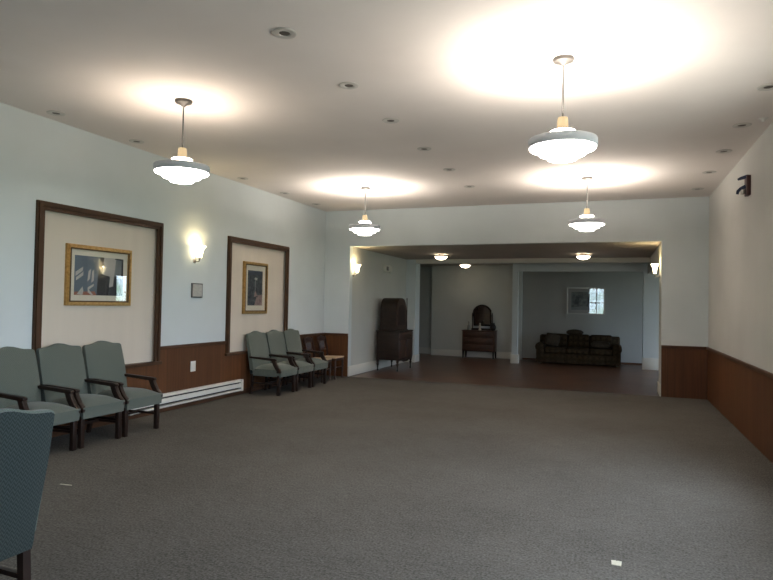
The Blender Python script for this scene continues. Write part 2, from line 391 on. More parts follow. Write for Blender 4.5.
for y0, y1 in ((YB + T, 15.2), (15.9, 16.2), (16.9, YK)): mb.box(XE, XE + T, y0, y1, 0, OZ)
for y0, y1 in ((15.2, 15.9), (16.2, 16.9)): mb.box(XE, XE + T, y0, y1, 0, .5); mb.box(XE, XE + T, y0, y1, 2.4, OZ)
mb.box(XR + T, XE + T, YB, YB + T, 0, OZ)
struct('wall_annex', mb, M['wall_blue'], 'wall with two windows beyond the alcove on the right', 'wall')
struct('pilaster_left', MB().box(OX1, -5.01, YP, YP + .4, 0, OZ), M['wall_blue'], 'pale pilaster at the left end of the ceiling beam', 'pilaster')
struct('pilaster_right', MB().box(.70, 1.07, YC + .05, YC + .4, 0, OZ), M['wall_blue'], 'pale pilaster right of the sofa', 'pilaster')
struct('column', MB().box(-2.61, -2.46, YC, YC + .15, 0, OZ), M['wall_blue'], 'slim white square column between dresser and sofa', 'column')
struct('trim_7', MB().box(-2.67, -2.53, YK - .08, YK, 0, OZ), M['wall_blue'], 'shallow pilaster on the far wall behind the column', 'pilaster')
struct('beam', MB().box(-5.01, OX2, YP, YP + .25, 2.655, OZ), M['trimwhite'], 'long white painted beam across the alcove ceiling', 'beam')
struct('header', MB().box(-2.46, .70, YC + .02, YC + .17, 2.505, OZ), M['wall_blue'], 'blue grey header from column to right pilaster', 'beam')

# wainscot, rails, frames
mb = MB()
WX = XL + .012
for y0, y1, z1 in ((YF, F1, CAP - .05), (F1, F2, SILL - .02), (F2, F3, CAP - .05), (F3, F4, SILL - .02), (F4, YB, CAP - .05)):
    mb.box(XL, WX, y0, y1, 0, z1)
struct('trim_1', mb, M['wains_y'], 'brown wood wainscot along the left wall', 'wainscot')
mb = MB().box(XR - .012, XR, YF, YB, 0, CAP - .05)
struct('trim_2', mb, M['wains_y'], 'brown wood wainscot along the right wall', 'wainscot')
struct('trim_3', MB().box(WX, OX1 - .002, YB - .012, YB, 0, CAP - .05).box(OX1 - .05, OX1 - .001, YB - .02, YB - .012, 0, CAP - .05), M['wains_x'], 'brown wood wainscot left of the alcove opening', 'wainscot')
struct('trim_4', MB().box(OX2 + .002, XR - .012, YB - .012, YB, 0, CAP - .05).box(OX2 + .002, OX2 + .05, YB - .02, YB - .012, 0, CAP - .05), M['wains_x'], 'brown wood wainscot right of the alcove opening', 'wainscot')
mb = MB()
for y0, y1 in ((YF, F1), (F2, F3), (F4, YB)): mb.box(XL, XL + .03, y0, y1, CAP - .05, CAP, .006)
mb.box(XL + .03, OX1 - .001, YB - .03, YB, CAP - .05, CAP, .006); mb.box(OX2 + .001, XR - .03, YB - .03, YB, CAP - .05, CAP, .006)
mb.box(XR - .03, XR, YF, YB, CAP - .05, CAP, .006)
struct('trim_5', mb, M['caprail'], 'brown rail capping the wainscot', 'rail', 35)
mb = MB()
for y0, y1 in ((YF, F1), (F1, F2), (F2, F3), (F3, F4), (F4, YB)): mb.box(WX, WX + .012, y0, y1, 0, .075)
struct('baseboard_left', mb, M['caprail'], 'dark brown baseboard under the left wainscot', 'baseboard')
for (a, b, nm, num, lab) in ((F1, F2, 'left', 8, 'dark brown wood frame around the nearer beige wall panel'), (F3, F4, 'right', 9, 'dark brown wood frame around the farther beige wall panel')):
    mb = MB()
    prof = ((0, .018), (FW * .35, .045), (FW, .03))
    for y0, y1, flip in ((a, a + FW, 0), (b - FW, b, 1)):
        s = (lambda q: y0 + q) if not flip else (lambda q: y1 - q)
        zt = FZ
        pts = [(s(0), SILL), (s(FW), SILL), (s(FW), FZ - FW), (s(0), FZ)]
        mb.prism([(p[0], p[1]) for p in pts], 0, XL - .002, XL + .028)
        pts = [(s(.015), SILL), (s(.055), SILL), (s(.055), FZ - .055), (s(.015), FZ - .015)]
        mb.prism(pts, 0, XL + .028, XL + .045)
    mb.prism([(a, FZ), (a + FW, FZ - FW), (b - FW, FZ - FW), (b, FZ)], 0, XL - .002, XL + .028)
    mb.prism([(a + .015, FZ - .015), (a + .055, FZ - .055), (b - .055, FZ - .055), (b - .015, FZ - .015)], 0, XL + .028, XL + .045)
    mb.box(XL - ND + .004, XL + .055, a - .02, b + .02, SILL - .02, SILL + .022, .006)
    struct('trim_%d' % num, mb, M['frame'], lab, 'wall frame')
    mb = MB().box(XL - ND, XL - ND + .004, a + .05, b - .05, SILL, FZ - .05)
    struct('trim_%d' % (num + 2), mb, M['beige'], lab.replace('dark brown wood frame around the', 'beige cloth covered panel inside the').replace(' beige wall panel', ' brown wall frame'), 'wall panel')
# alcove baseboards
def bboard(name, boxes, label, h=.19):
    mb = MB()
    for x0, x1, y0, y1 in boxes: mb.box(x0, x1, y0, y1, 0, h, .006)
    struct(name, mb, M['trimwhite'], label, 'baseboard', 35)
bboard('baseboard_alcove_left', [(OX1, OX1 + .022, YB + .002, YP - .022)], 'cream baseboard along the left alcove wall', .215)
bboard('baseboard_alcove_right', [(OX2 - .022, OX2, YB + .002, STUB + .02)], 'cream baseboard on the right alcove wall end', .20)
bboard('baseboard_back', [(-5.3, -2.69, YK - .022, YK)], 'cream baseboard along the far wall', .19)
struct('baseboard_sofa', MB().box(-2.51, XE, YK - .018, YK, 0, .05, .005), M['caprail'], 'low dark shoe moulding behind the sofa', 'baseboard')
bboard('baseboard_recess', [(-7.05, -5.3, 18.728, 18.75)], 'cream baseboard in the shadowed recess', .19)
bboard('baseboard_pilaster', [(OX1 + .002, -4.99, YP - .022, YP), (-5.01, -4.988, YP, YP + .4)], 'cream baseboard around the left pilaster', .20)
bboard('baseboard_column', [(-2.64, -2.43, YC - .03, YC + .18)], 'cream block at the foot of the column', .24)
bboard('baseboard_right', [(.68, 1.09, YC + .03, YC + .05)], 'cream baseboard on the right pilaster', .30)

# windows
def window(name, x0, x1, y0, y1, z0, z1, label, bars):
    """frame in a wall hole; the thin axis is found from the box"""
    mb = MB(); thinx = (x1 - x0) < (y1 - y0); b = .05
    def bar(u0, u1, za, zb, t=.0):
        if thinx: mb.box(x0 + t, x1 - t, u0, u1, za, zb)
        else: mb.box(u0, u1, y0 + t, y1 - t, za, zb)
    u0, u1 = (y0, y1) if thinx else (x0, x1)
    bar(u0, u0 + b, z0, z1); bar(u1 - b, u1, z0, z1); bar(u0 + b, u1 - b, z0, z0 + b); bar(u0 + b, u1 - b, z1 - b, z1)
    for z in bars[0]: bar(u0 + b, u1 - b, z - .022, z + .022, .03)
    for u in bars[1]: bar(u - .03, u + .03, z0 + b, z1 - b, .035)
    o = struct(name, mb, M['frame'], label, 'window')
    p = MB()
    if thinx: p.box((x0 + x1) / 2 - .002, (x0 + x1) / 2 + .002, y0 + b, y1 - b, z0 + b, z1 - b)
    else: p.box(x0 + b, x1 - b, (y0 + y1) / 2 - .002, (y0 + y1) / 2 + .002, z0 + b, z1 - b)
    p.build('window_glass', M['pane'], o, 0)
window('window_1', -1.45, -.55, YF - .13, YF - .03, .95, 2.75, 'tall window in the wall behind the viewer', ((1.85,), (-1.0,)))
for k, (a_, b_) in enumerate(WIN_R): window('window_%d' % (4 + k), XR + .03, XR + .13, a_, b_, .95, 2.85, ('nearest', 'middle', 'farthest')[k] + ' of the three windows in the right wall', ((1.9,), ((a_ + b_) / 2,)))
window('window_2', XE + .03, XE + .13, 15.2, 15.9, .5, 2.4, 'nearer window in the annex wall', ((1.45,), ()))
window('window_3', XE + .03, XE + .13, 16.2, 16.9, .5, 2.4, 'farther window in the annex wall', ((1.45,), ()))

# ------------------------------------------------------------------ PENDANT LAMPS
def make_pendant(lab, loc, watts, tint=(1, .90, .79)):
    t = thing('pendant_lamp', lab, 'pendant lamp', loc, 0, 'stepped white pendant lamps on the hall ceiling')
    # local z = 0 at the ceiling
    MB().lathe([(0, 0), (.082, 0), (.085, -.012), (.078, -.028), (.035, -.042), (.016, -.06), (0, -.06)], seg=32).build('canopy', M['canopy'], t)
    MB().tube([(0, 0, -.05), (0, 0, -.485)], .0075, 12).build('rod', M['rodmetal'], t)
    MB().lathe([(0, -.472), (.037, -.474), (.041, -.487), (.046, -.572), (0, -.573)], seg=28).build('neck', M['neck'], t)
    MB().lathe([(0, -.571), (.05, -.572), (.088, -.577), (.100, -.585), (.098, -.595), (.06, -.601), (0, -.602)], seg=36).build('cap_disc', M['glassdim'], t)
    MB().lathe([(.262, -.648), (.266, -.655), (.266, -.711), (.262, -.717), (.256, -.715), (.256, -.650), (.262, -.648)], seg=56).build('shade_band', M['band'], t)
    g = MB().lathe([(0, -.655), (.245, -.655), (.254, -.660), (.256, -.722), (.252, -.728), (.190, -.730), (.186, -.734), (.185, -.766), (.180, -.771), (.120, -.773),
                    (.116, -.777), (.115, -.805), (.110, -.811), (.06, -.813), (0, -.814)], seg=56)
    g.build('glass_diffuser', M['glasslit'], t, 30)
    for rr, zz in ((.187, -.733), (.117, -.775)):
        MB().lathe([(rr, zz + .005), (rr + .008, zz), (rr, zz - .005), (rr - .003, zz), (rr, zz + .005)], seg=56).build('tier_rim', M['band'], t)
    for k in range(3):
        a = k * 2.094 + .5
        MB().tube([(.07 * math.cos(a), .07 * math.sin(a), -.594), (.20 * math.cos(a), .20 * math.sin(a), -.653)], .004, 8).build('strut', M['nickel'], t)
    d = bpy.data.lights.new('pendant_uplight', 'AREA'); d.shape = 'DISK'; d.size = .44; d.energy = watts; d.color = tint
    d.spread = math.radians(180)
    lo = bpy.data.objects.new('pendant_uplight', d); COL.objects.link(lo); lo.parent = t; lo.location = (0, 0, -.640); lo.rotation_euler = (math.pi, 0, 0)
    return t
make_pendant('largest white pendant lamp, at upper right nearest the viewer', (-.395, 5.00, H), PEND_W)
make_pendant('white pendant lamp at the left, beside the nearer framed wall panel', (-4.01, 4.93, H), PEND_W * .16, (1, .80, .60))
make_pendant('white pendant lamp hanging before the left end of the alcove opening', (-3.985, 9.60, H), PEND_W)
make_pendant('small looking white pendant lamp hanging below and behind the largest one', (-.40, 9.73, H), PEND_W)

# ------------------------------------------------------------------ RECESSED SPOTLIGHTS
def make_spot(lab, x, y):
    t = thing('recessed_spotlight', lab, 'spotlight', (x, y, H), 0, 'unlit recessed spotlights in the hall ceiling')
    MB().lathe([(.040, 0), (.088, 0), (.092, -.004), (.086, -.010), (.060, -.013), (.044, -.008), (.040, -.001), (.040, 0)], seg=32).build('trim_ring', M['spotring'], t)
    MB().lathe([(0, -.001), (.039, -.001), (.039, -.005), (.02, -.006), (0, -.006)], seg=24).build('lamp_hole', M['dark_hole'], t)
    return t
s0 = make_spot('recessed spotlight in the middle ceiling row, nearest the viewer', -2.285, 3.90)
mid = [(5.03, 'second from the viewer'), (6.14, 'third from the viewer'), (7.385, 'fourth from the viewer'), (8.63, 'second from its far end'), (9.95, 'at its far end')]
for y, n in mid: dup(s0, (-2.27, y, H), 'recessed spotlight in the middle ceiling row, ' + n)
for y, n in ((4.85, 'nearest the viewer'), (6.03, 'second from the viewer, left of the left pendant'), (8.36, 'first one right of the left pendant'), (9.70, 'second from the far corner'), (10.95, 'closest to the far left corner')):
    dup(s0, (-5.605, y, H), 'recessed spotlight along the left ceiling edge, ' + n)
for y, n in ((6.18, 'nearest the viewer at the frame edge'), (7.385, 'second from the viewer'), (8.54, 'third from the viewer'), (9.79, 'second from the far corner'), (11.1, 'closest to the far right corner')):
    dup(s0, (1.26, y, H), 'recessed spotlight along the right ceiling edge, ' + n)
tag(MB().lathe([(0, 0), (.045, 0), (.045, -.006), (.018, -.012), (.014, -.03), (0, -.031)], seg=20).build('ceiling_sprinkler', M['white']), 'tiny white ceiling fitting close to the right wall', 'sprinkler', None, (1.42, 7.2, H))

# ------------------------------------------------------------------ SCONCES
def make_sconce(lab, loc, rz, watts):
    t = thing('wall_sconce', lab, 'wall lamp', loc, rz, 'tulip glass wall sconces')   # local +x leaves the wall, z = 0 at the backplate
    MB().lathe([(0, 0), (.045, 0), (.045, .006), (.03, .016), (0, .018)], seg=24, mtx=Matrix.Rotation(math.radians(90), 4, 'Y')).build('backplate', M['nickel'], t)
    MB().tube([(.014, 0, 0), (.05, 0, -.022), (.085, 0, -.015), (.09, 0, .02), (.09, 0, .04)], [.009, .009, .009, .012, .026], 12).build('arm', M['nickel'], t)
    MB().lathe([(0, .036), (.035, .036), (.042, .05), (.053, .10), (.066, .150), (.095, .190), (.115, .208), (.111, .213), (.090, .196), (.060, .155), (.046, .102), (.034, .05), (0, .046)],
               c=(.09, 0, 0), seg=36, sx=.62).build('glass_shade', M['tulip'], t)
    MB().lathe([(0, .05), (.016, .06), (.026, .10), (.027, .135), (.016, .165), (0, .172)], c=(.09, 0, 0), seg=20).build('bulb', M['glassdim'], t)
    d = bpy.data.lights.new('sconce_light', 'POINT'); d.energy = watts; d.color = (1, .78, .42); d.shadow_soft_size = .03
    lo = bpy.data.objects.new('sconce_light', d); COL.objects.link(lo); lo.parent = t; lo.location = (.10, 0, .20)
    return t
make_sconce('lit tulip sconce on the left wall between the two brown frames', (XL, 7.54, 2.15), 0, SCONCE_W)
make_sconce('lit tulip sconce on the left alcove wall', (OX1, 12.12, 2.17), 0, SCONCE_W * .9)
make_sconce('lit tulip sconce seen edge on at the right of the alcove opening', (OX2, 12.33, 2.165), math.pi, SCONCE_W * .9)

# ------------------------------------------------------------------ FLUSH CEILING LIGHTS
def make_flush(lab, loc):
    t = thing('flush_ceiling_light', lab, 'ceiling light', loc, 0, 'bowl lights on the alcove ceiling')
    MB().lathe([(0, 0), (.07, 0), (.07, -.03), (.10, -.034), (0, -.036)], seg=28).build('base', M['nickel'], t)
    MB().lathe([(.150, -.038), (.172, -.040), (.175, -.050), (.160, -.058), (.148, -.052), (.150, -.038)], seg=40).build('rim', M['nickel'], t)
    MB().lathe([(0, -.036), (.12, -.036), (.149, -.044), (.150, -.056), (.135, -.085), (.10, -.112), (.055, -.128), (.02, -.133), (0, -.134)], seg=40).build('glass_bowl', M['bowl'], t)
    MB().lathe([(0, -.132), (.012, -.134), (.014, -.142), (.006, -.150), (0, -.151)], seg=16).build('finial', M['nickel'], t)
    return t
f0 = make_flush('lit bowl light on the front part of the alcove ceiling, left of centre', (-3.90, 14.2, OZ))
dup(f0, (-4.03, 17.3, OZ), 'lit bowl light behind the ceiling beam, above the dresser')
dup(f0, (-.66, 14.5, OZ), 'lit bowl light on the alcove ceiling in front of the sofa')

# ------------------------------------------------------------------ PICTURES
def picture(name, lab, origin, wall, W, Ht, fr, mt, frame_m, art, inner=True, mat_m=None):
    """wall: 'left' faces +x, width along y; 'far' faces -y, width along x. origin = lower left corner seen from the room"""
    t = thing(name, lab, 'picture', origin, math.radians(90) if wall == 'left' else 0)
    # local: x = width, z = height, -y = out of the wall
    if wall == 'left': t.rotation_euler = (0, 0, math.radians(90))
    D = .035
    mb = MB()
    for pts in ([(0, 0), (W, 0), (W - fr, fr), (fr, fr)], [(0, Ht), (fr, Ht - fr), (W - fr, Ht - fr), (W, Ht)], [(0, 0), (fr, fr), (fr, Ht - fr), (0, Ht)], [(W, 0), (W, Ht), (W - fr, Ht - fr), (W - fr, fr)]):
        mb.prism(pts, 1, -D, 0)
    k = fr * .3
    for pts in ([(k, k), (W - k, k), (W - 2 * k, 2 * k), (2 * k, 2 * k)], [(k, Ht - k), (2 * k, Ht - 2 * k), (W - 2 * k, Ht - 2 * k), (W - k, Ht - k)],
                [(k, k), (2 * k, 2 * k), (2 * k, Ht - 2 * k), (k, Ht - k)], [(W - k, k), (W - k, Ht - k), (W - 2 * k, Ht - 2 * k), (W - 2 * k, 2 * k)]):
        mb.prism(pts, 1, -D - .01, -D + .001)
    f = mb.build('frame', frame_m, t, 0)
    if inner:
        mb = MB(); a = fr * .8; b = fr + .006
        for x0, x1, z0, z1 in ((a, W - a, a, b), (a, W - a, Ht - b, Ht - a), (a, b, b, Ht - b), (W - b, W - a, b, Ht - b)):
            mb.box(x0, x1, -D - .004, -D + .004, z0, z1)
        mb.build('bead', M['golddark'], f, 0)
    MB().box(fr - .003, W - fr + .003, -.012, -.006, fr - .003, Ht - fr + .003).build('mat_board', mat_m or M['matboard'], t, 0)
    art(t, fr + mt, W - fr - mt, fr + mt * 1.0, Ht - fr - mt)
    MB().box(fr - .002, W - fr + .002, -.0225, -.0200, fr - .002, Ht - fr + .002).build('glass', M['pane'], t, 0)
    return t
def art_mesh(t, x0, x1, z0, z1, base, shapes):
    mb = MB(); mats = [base]; mb.mi = 0
    mb.box(x0, x1, -.0135, -.0115, z0, z1)
    for i, (m, poly) in enumerate(shapes):
        if m not in mats: mats.append(m)
        mb.mi = mats.index(m)
        mb.quad(*[(x0 + (x1 - x0) * u, -.0137 - .00008 * i, z0 + (z1 - z0) * v) for u, v in poly])
    o = mb.build('print', mats, t, 0)
A_ = {k: mat('print_' + k, c, .7) for k, c in dict(slate=(.085, .115, .145), pale=(.40, .38, .34), dark=(.018, .019, .022), warm=(.26, .085, .045), grey=(.17, .18, .18), curtain=(.36, .34, .31), navy=(.035, .045, .07)).items()}
A_['garden'] = noisy('print_garden', (.012, .016, .022), (.075, .085, .095), (16, 16, 16), .7, 5, lo=.4, hi=.7)
A_['rose'] = noisy('print_rose', (.20, .13, .12), (.30, .20, .18), (20, 20, 20), .7)
A_['river'] = noisy('print_river', (.035, .042, .040), (.16, .17, .16), (9, 9, 9), .7, 5, lo=.38, hi=.68)
def art1(t, a, b, c, d):
    art_mesh(t, a, b, c, d, A_['slate'], [
        (A_['dark'], [(.44, 0), (1, 0), (1, 1), (.50, 1), (.46, .5)]), (A_['curtain'], [(.56, .55), (.74, .5), (.82, 1), (.58, 1)]), (A_['curtain'], [(.70, .22), (.78, .25), (.84, .97), (.74, .95)]),
        (A_['grey'], [(.80, .52), (.96, .50), (.96, .96), (.84, .97)]),
        (A_['pale'], [(.02, .47), (.16, .62), (.16, .72), (.02, .58)]), (A_['pale'], [(.03, .36), (.17, .50), (.17, .60), (.03, .44)]),
        (A_['pale'], [(.25, .34), (.30, .42), (.32, .68), (.27, .62)]), (A_['pale'], [(.33, .32), (.38, .38), (.38, .66), (.34, .62)]), (A_['pale'], [(.26, .12), (.38, .24), (.38, .30), (.26, .20)]),
        (A_['warm'], [(0, 0), (.44, 0), (.40, .10), (0, .08)]), (A_['pale'], [(.05, .02), (.16, .0), (.18, .10), (.16, .22)]), (A_['pale'], [(.26, .08), (.34, .0), (.37, .02), (.27, .16)])])
def art2(t, a, b, c, d):
    art_mesh(t, a, b, c, d, A_['garden'], [
        (A_['rose'], [(.45, 0), (1, 0), (1, .32), (.62, .30)]), (A_['pale'], [(.42, .76), (.62, .72), (.64, .79), (.50, .81)]), (A_['grey'], [(.47, .40), (.52, .40), (.54, .74), (.48, .74)]),
        (A_['rose'], [(.42, .22), (.66, .27), (.55, .40), (.48, .42)]), (A_['navy'], [(.1, .86), (.9, .9), (.95, 1), (.05, 1)]), (A_['dark'], [(.38, .22), (.64, .25), (.70, .28), (.40, .24)])])
def art3(t, a, b, c, d):
    art_mesh(t, a, b, c, d, A_['river'], [(A_['grey'], [(.0, .0), (1, .0), (1, .12), (.5, .2), (0, .14)]), (A_['dark'], [(.55, .5), (.78, .46), (.8, .9), (.66, .98)]), (A_['dark'], [(.1, .3), (.25, .28), (.28, .7), (.16, .75)])])
PX = XL - ND + .0045
picture('framed_picture', 'gold framed landscape format print with slanting light, on the nearer beige panel', (PX, 5.285, 1.466), 'left', 1.00, .715, .052, .072, M['gold'], art1)
picture('framed_picture', 'gold framed tall narrow print on the farther beige panel', (PX, 8.865, 1.338), 'left', .755, .895, .052, .092, M['gold'], art2)
picture('framed_picture', 'thin silver framed landscape print on the far wall above the sofa', (-1.275, YK - .0005, 1.358), 'far', 1.035, .765, .028, .10, M['silver'], art3, False, M['matgrey'])

# small wall fittings on the left wall
t = thing('wall_plaque', 'small square grey notice plaque under the left wall sconce', 'plaque', (XL, 7.597, 1.70))
MB().box(0, .022, -.125, .125, -.108, .108, .004).build('edge_frame', M['plaqueedge'], t)
mb = MB().box(.0215, .0245, -.108, .108, -.092, .092); mb.build('notice_sheet', M['paper'], t, 0)
t = thing('light_switch', 'white double switch plate on the brown wainscot above the heater', 'switch', (XL + .012, 7.548, .575))
MB().box(0, .007, -.057, .057, -.077, .077, .003).build('plate', M['white'], t)
for s in (-1, 1): MB().box(.006, .012, s * .026 - .018, s * .026 + .018, -.05, .05, .003).build('rocker', M['heater'], t)

# baseboard heater
t = thing('baseboard_heater', 'long white baseboard heater low on the left wall', 'heater', (WX + .012, 0, 0))
y0, y1 = 6.22, 8.77
prof = [(0, .068), (.055, .068), (.066, .080), (.066, .098), (.052, .098), (0, .098)]
MB().prism(prof, 1, y0, y1).build('lower_rail', M['heater'], t, 0)
MB().prism([(.046, .130), (.062, .130), (.060, .192), (.046, .196)], 1, y0, y1 - .05).build('front_cover', M['heater'], t, 0)
MB().prism([(0, .255), (0, .225), (.050, .214), (.058, .222), (.050, .240)], 1, y0, y1).build('top_rail', M['heater'], t, 0)
MB().box(0, .030, y0, y1 - .04, .110, .225).build('fin_core', M['black'], t, 0)
MB().box(0, .068, y1 - .06, y1, .066, .254, .004).build('end_cap', M['heater'], t)
MB().box(0, .068, y0, y0 + .06, .066, .254, .004).build('end_cap', M['heater'], t)

# ------------------------------------------------------------------ GREEN ARMCHAIRS
def back_pts(u, v, side, zb=.40):
    """u -1..1 across, v 0..1 up. side: +1 front surface, -1 rear surface"""
    a = abs(u)
    ztop = 1.006 + .040 * math.exp(-(u / .42) ** 2) - .018 * max(0, (a - .86) / .14) ** 2
    z = zb + (ztop - zb) * v
    hw = .274 + .012 * math.sin(math.pi * min(1, v)) + .004 * v
    lean = -.215 - .135 * max(0, (z - .40) / .62) ** 1.15
    thick = .095 - .035 * max(0, (z - .40) / .62)
    puff = (1 - a ** 4) * (1 - max(0, 2 * v - 1) ** 5)
    if side > 0: return (lean + .022 * puff - .006 * (1 - puff), u * hw, z)
    return (lean - thick + .012 * (1 - puff), u * hw * .99, z)
def make_armchair(lab, loc, rz):
    t = thing('upholstered_armchair', lab, 'armchair', loc, rz, 'green grey herringbone armchairs with dark wood arms')
    N_ = 20
    us = [math.copysign(abs(x) ** .8, x) for x in [-1 + 2 * i / N_ for i in range(N_ + 1)]]
    vs_ = [1 - (1 - j / 14) ** 1.3 for j in range(15)]
    fr_ = [[back_pts(u, v, 1) for u in us] for v in vs_]
    bk_ = [[back_pts(u, v, -1) for u in us] for v in vs_]
    MB().sheet(fr_, bk_).build('backrest', M['fabric'], t, 60)
    p1 = []; p2 = []
    for v in [j / 14 for j in range(15)]:
        r1 = []; r2 = []
        for u in us:
            x, y, z = back_pts(u * .985, v, -1, .318); y *= .94 + .06 * min(1, v * 1.6)
            if z < .40: x = -.305 + (.40 - z) * .15
            z -= .012 * v
            r1.append((x + .003, y, z)); r2.append((x - .006, y, z))
        p1.append(r1); p2.append(r2)
    MB().sheet(p1, p2).build('back_panel', M['fabric_back'], t, 60)['label'] = 'teal blue rear panel of herringbone cloth'
    # seat
    def seat_pt(u, v, top):
        hw = .256 + .030 * (v * .5 + .5); x = -.262 + (.305 + .262) * (v * .5 + .5) + (.012 * (1 - u * u) if v > .9 else 0)
        if not top: return (x * .97, u * hw * .97, .306)
        return (x, u * hw, 0.418 + .078 * (1 - abs(u) ** 3.2) * (1 - abs(v) ** 3.5) + .004)
    g = [-1 + 2 * i / 16 for i in range(17)]; g = [math.copysign(abs(q) ** .75, q) for q in g]
    top = [[seat_pt(u, v, 1) for u in g] for v in g]; bot = [[seat_pt(u, v, 0) for u in g] for v in g]
    MB().sheet(top, bot).build('seat', M['fabric'], t, 50)
    for s in (-1, 1):
        y = s * .268
        # arm: flat rail curving down into the slanted support
        yy0, yy1 = (y - .026, y + .026)
        MB().prism([(-.305, .632), (-.20, .628), (.08, .614), (.185, .608), (.208, .596), (.206, .574), (.17, .568), (.05, .576), (-.20, .594), (-.300, .600)], 1, yy0, yy1, .006).build('arm', M['mahogany'], t)
        MB().prism([(.120, .580), (.192, .580), (.212, .530), (.250, .470), (.292, .432), (.306, .405), (.302, .372), (.222, .372), (.226, .405), (.196, .440), (.155, .500)], 1, y - .024, y + .024, .005).build('arm_support', M['mahogany'], t)
        MB().box(.225, .273, s * .254 - .024, s * .254 + .024, 0, .335, .004).build('leg', M['mahogany'], t)
        MB().tube([(-.268, s * .231, .335), (-.275, s * .234, .15), (-.298, s * .24, 0)], [.021, .021, .018], square=True).build('leg', M['mahogany'], t)
        MB().tube([(-.272, s * .236, .185), (.235, s * .252, .185)], .012, square=True).build('stretcher', M['mahogany'], t)
    MB().tube([(-.02, -.244, .185), (-.02, .244, .185)], .012, square=True).build('stretcher', M['mahogany'], t)
    return t
ch = make_armchair('green armchair at the right end of the near row, beside the heater', (-5.405, 5.742, 0), 0)
dup(ch, (-5.405, 5.135, 0), 'green armchair in the middle of the near row, below the nearer picture')
dup(ch, (-5.405, 4.528, 0), 'green armchair cut by the left frame edge, in front of the brown frame post')
dup(ch, (-5.435, 9.165, 0), 'green armchair at the left end of the far row, beside the heater end')
dup(ch, (-5.435, 9.778, 0), 'green armchair in the middle of the far row')
dup(ch, (-5.435, 10.390, 0), 'green armchair at the right end of the far row, beside the wooden chairs')
dup(ch, (-2.965, 1.995, 0), 'teal backed armchair in the left foreground seen from behind', math.pi)

# ------------------------------------------------------------------ WOODEN SIDE CHAIRS
def make_sidechair(lab, loc):
    t = thing('wooden_side_chair', lab, 'chair', loc, 0, 'dark wooden side chairs with tan seats')
    MB().prism([(-.17, -.17), (.20, -.205), (.215, 0), (.20, .205), (-.17, .17)], 2, .425, .452, .008).build('seat', M['tan'], t)
    mb = MB()
    mb.prism([(-.18, -.18), (.195, -.20), (.195, .20), (-.18, .18)], 2, .375, .424, .004); mb.build('seat_frame', M['mahog2'], t)
    for s in (-1, 1):
        prof = [(0, 0), (.014, 0), (.018, .03), (.013, .06), (.016, .14), (.022, .20), (.015, .22), (.022, .26), (.019, .30), (.021, .38), (0, .38)]
        MB().lathe(prof, c=(.172, s * .178, 0), seg=14).build('leg', M['mahog2'], t)
        MB().tube([(-.225, s * .172, 0), (-.175, s * .165, .40), (-.19, s * .165, .60), (-.245, s * .170, .855)], [.015, .018, .017, .014], square=True).build('back_post', M['mahog2'], t)
        MB().tube([(-.20, s * .170, .20), (.168, s * .178, .20)], .010, 10).build('stretcher', M['mahog2'], t)
    MB().tube([(.165, -.178, .24), (.165, .178, .24)], .010, 10).build('stretcher', M['mahog2'], t)
    mb = MB(); P = []
    for i in range(13):
        q = -1 + i / 6; P.append((q * .19, .845 + .025 * math.cos(q * math.pi) * .5 + .012 * math.cos(q * 1.57)))
    poly = [(a, b) for a, b in P] + [(a, .765 + .012 * math.cos(a / .19 * math.pi)) for a, _ in reversed(P)]
    mb.prism(poly, 0, -.252, -.230, .003); mb.build('top_rail', M['mahog2'], t)
    MB().tube([(-.205, -.165, .585), (-.205, .165, .585)], .013, square=True).build('cross_rail', M['mahog2'], t)
    mb = MB()
    for yy in (-.09, -.045, 0, .045, .09): mb.tube([(-.205, yy, .59), (-.225, yy, .69), (-.241, yy, .775)], [.007, .012, .007], 10)
    mb.build('back_spindles', M['mahog2'], t)
    return t
c0 = make_sidechair('dark wooden side chair with tan seat, next to the green armchairs', (-5.475, 10.935, 0))
dup(c0, (-5.475, 11.525, 0), 'dark wooden side chair with tan seat in the corner by the alcove')

# ------------------------------------------------------------------ ALCOVE: domed cabinet on a low cabinet
t = thing('low_cabinet', 'dark walnut low cabinet on turned legs against the left alcove wall', 'cabinet', (-4.895, 13.80, 0))
hx, hy = .275, .51
MB().box(-hx, hx, -hy, hy, .255, .905, .008).build('body', M['walnut'], t)
MB().box(-hx - .012, hx + .018, -hy - .018, hy + .018, .905, .932, .008).build('top', M['walnut'], t)
for sx_, sy2 in ((1, -1), (1, 1), (-1, -1), (-1, 1)):
    MB().lathe([(0, 0), (.014, 0), (.022, .03), (.014, .05), (.018, .12), (.032, .16), (.020, .185), (.030, .21), (.030, .258), (0, .258)], c=(sx_ * (hx - .032), sy2 * (hy - .032), 0), seg=16).build('leg', M['walnut'], t)
for s in (-1, 1):
    d = MB().box(hx, hx + .014, min(s * .02, s * .49), max(s * .02, s * .49), .30, .72, .006).build('door', M['walnut2'], t)
    MB().lathe([(0, 0), (.008, 0), (.006, .012), (.014, .02), (.010, .028), (0, .03)], mtx=Matrix.Translation((hx + .014, s * .05, .52)) @ Matrix.Rotation(math.radians(90), 4, 'Y'), seg=14).build('knob', M['golddark'], d)
d = MB().box(hx, hx + .014, -.49, .49, .74, .885, .006).build('drawer', M['walnut2'], t)
for s in (-1, 1): MB().lathe([(0, 0), (.008, 0), (.006, .012), (.014, .02), (.010, .028), (0, .03)], mtx=Matrix.Translation((hx + .014, s * .26, .81)) @ Matrix.Rotation(math.radians(90), 4, 'Y'), seg=14).build('knob', M['golddark'], d)
MB().prism([(-.49, .255), (.49, .255), (.49, .24), (.30, .24), (.12, .20), (-.12, .20), (-.30, .24), (-.49, .24)], 0, hx - .02, hx + .004).build('apron', M['walnut'], t, 0)
t = thing('arched_cabinet', 'dark arched top wooden case standing on the low walnut cabinet', 'cabinet', (-4.93, 13.77, .932))
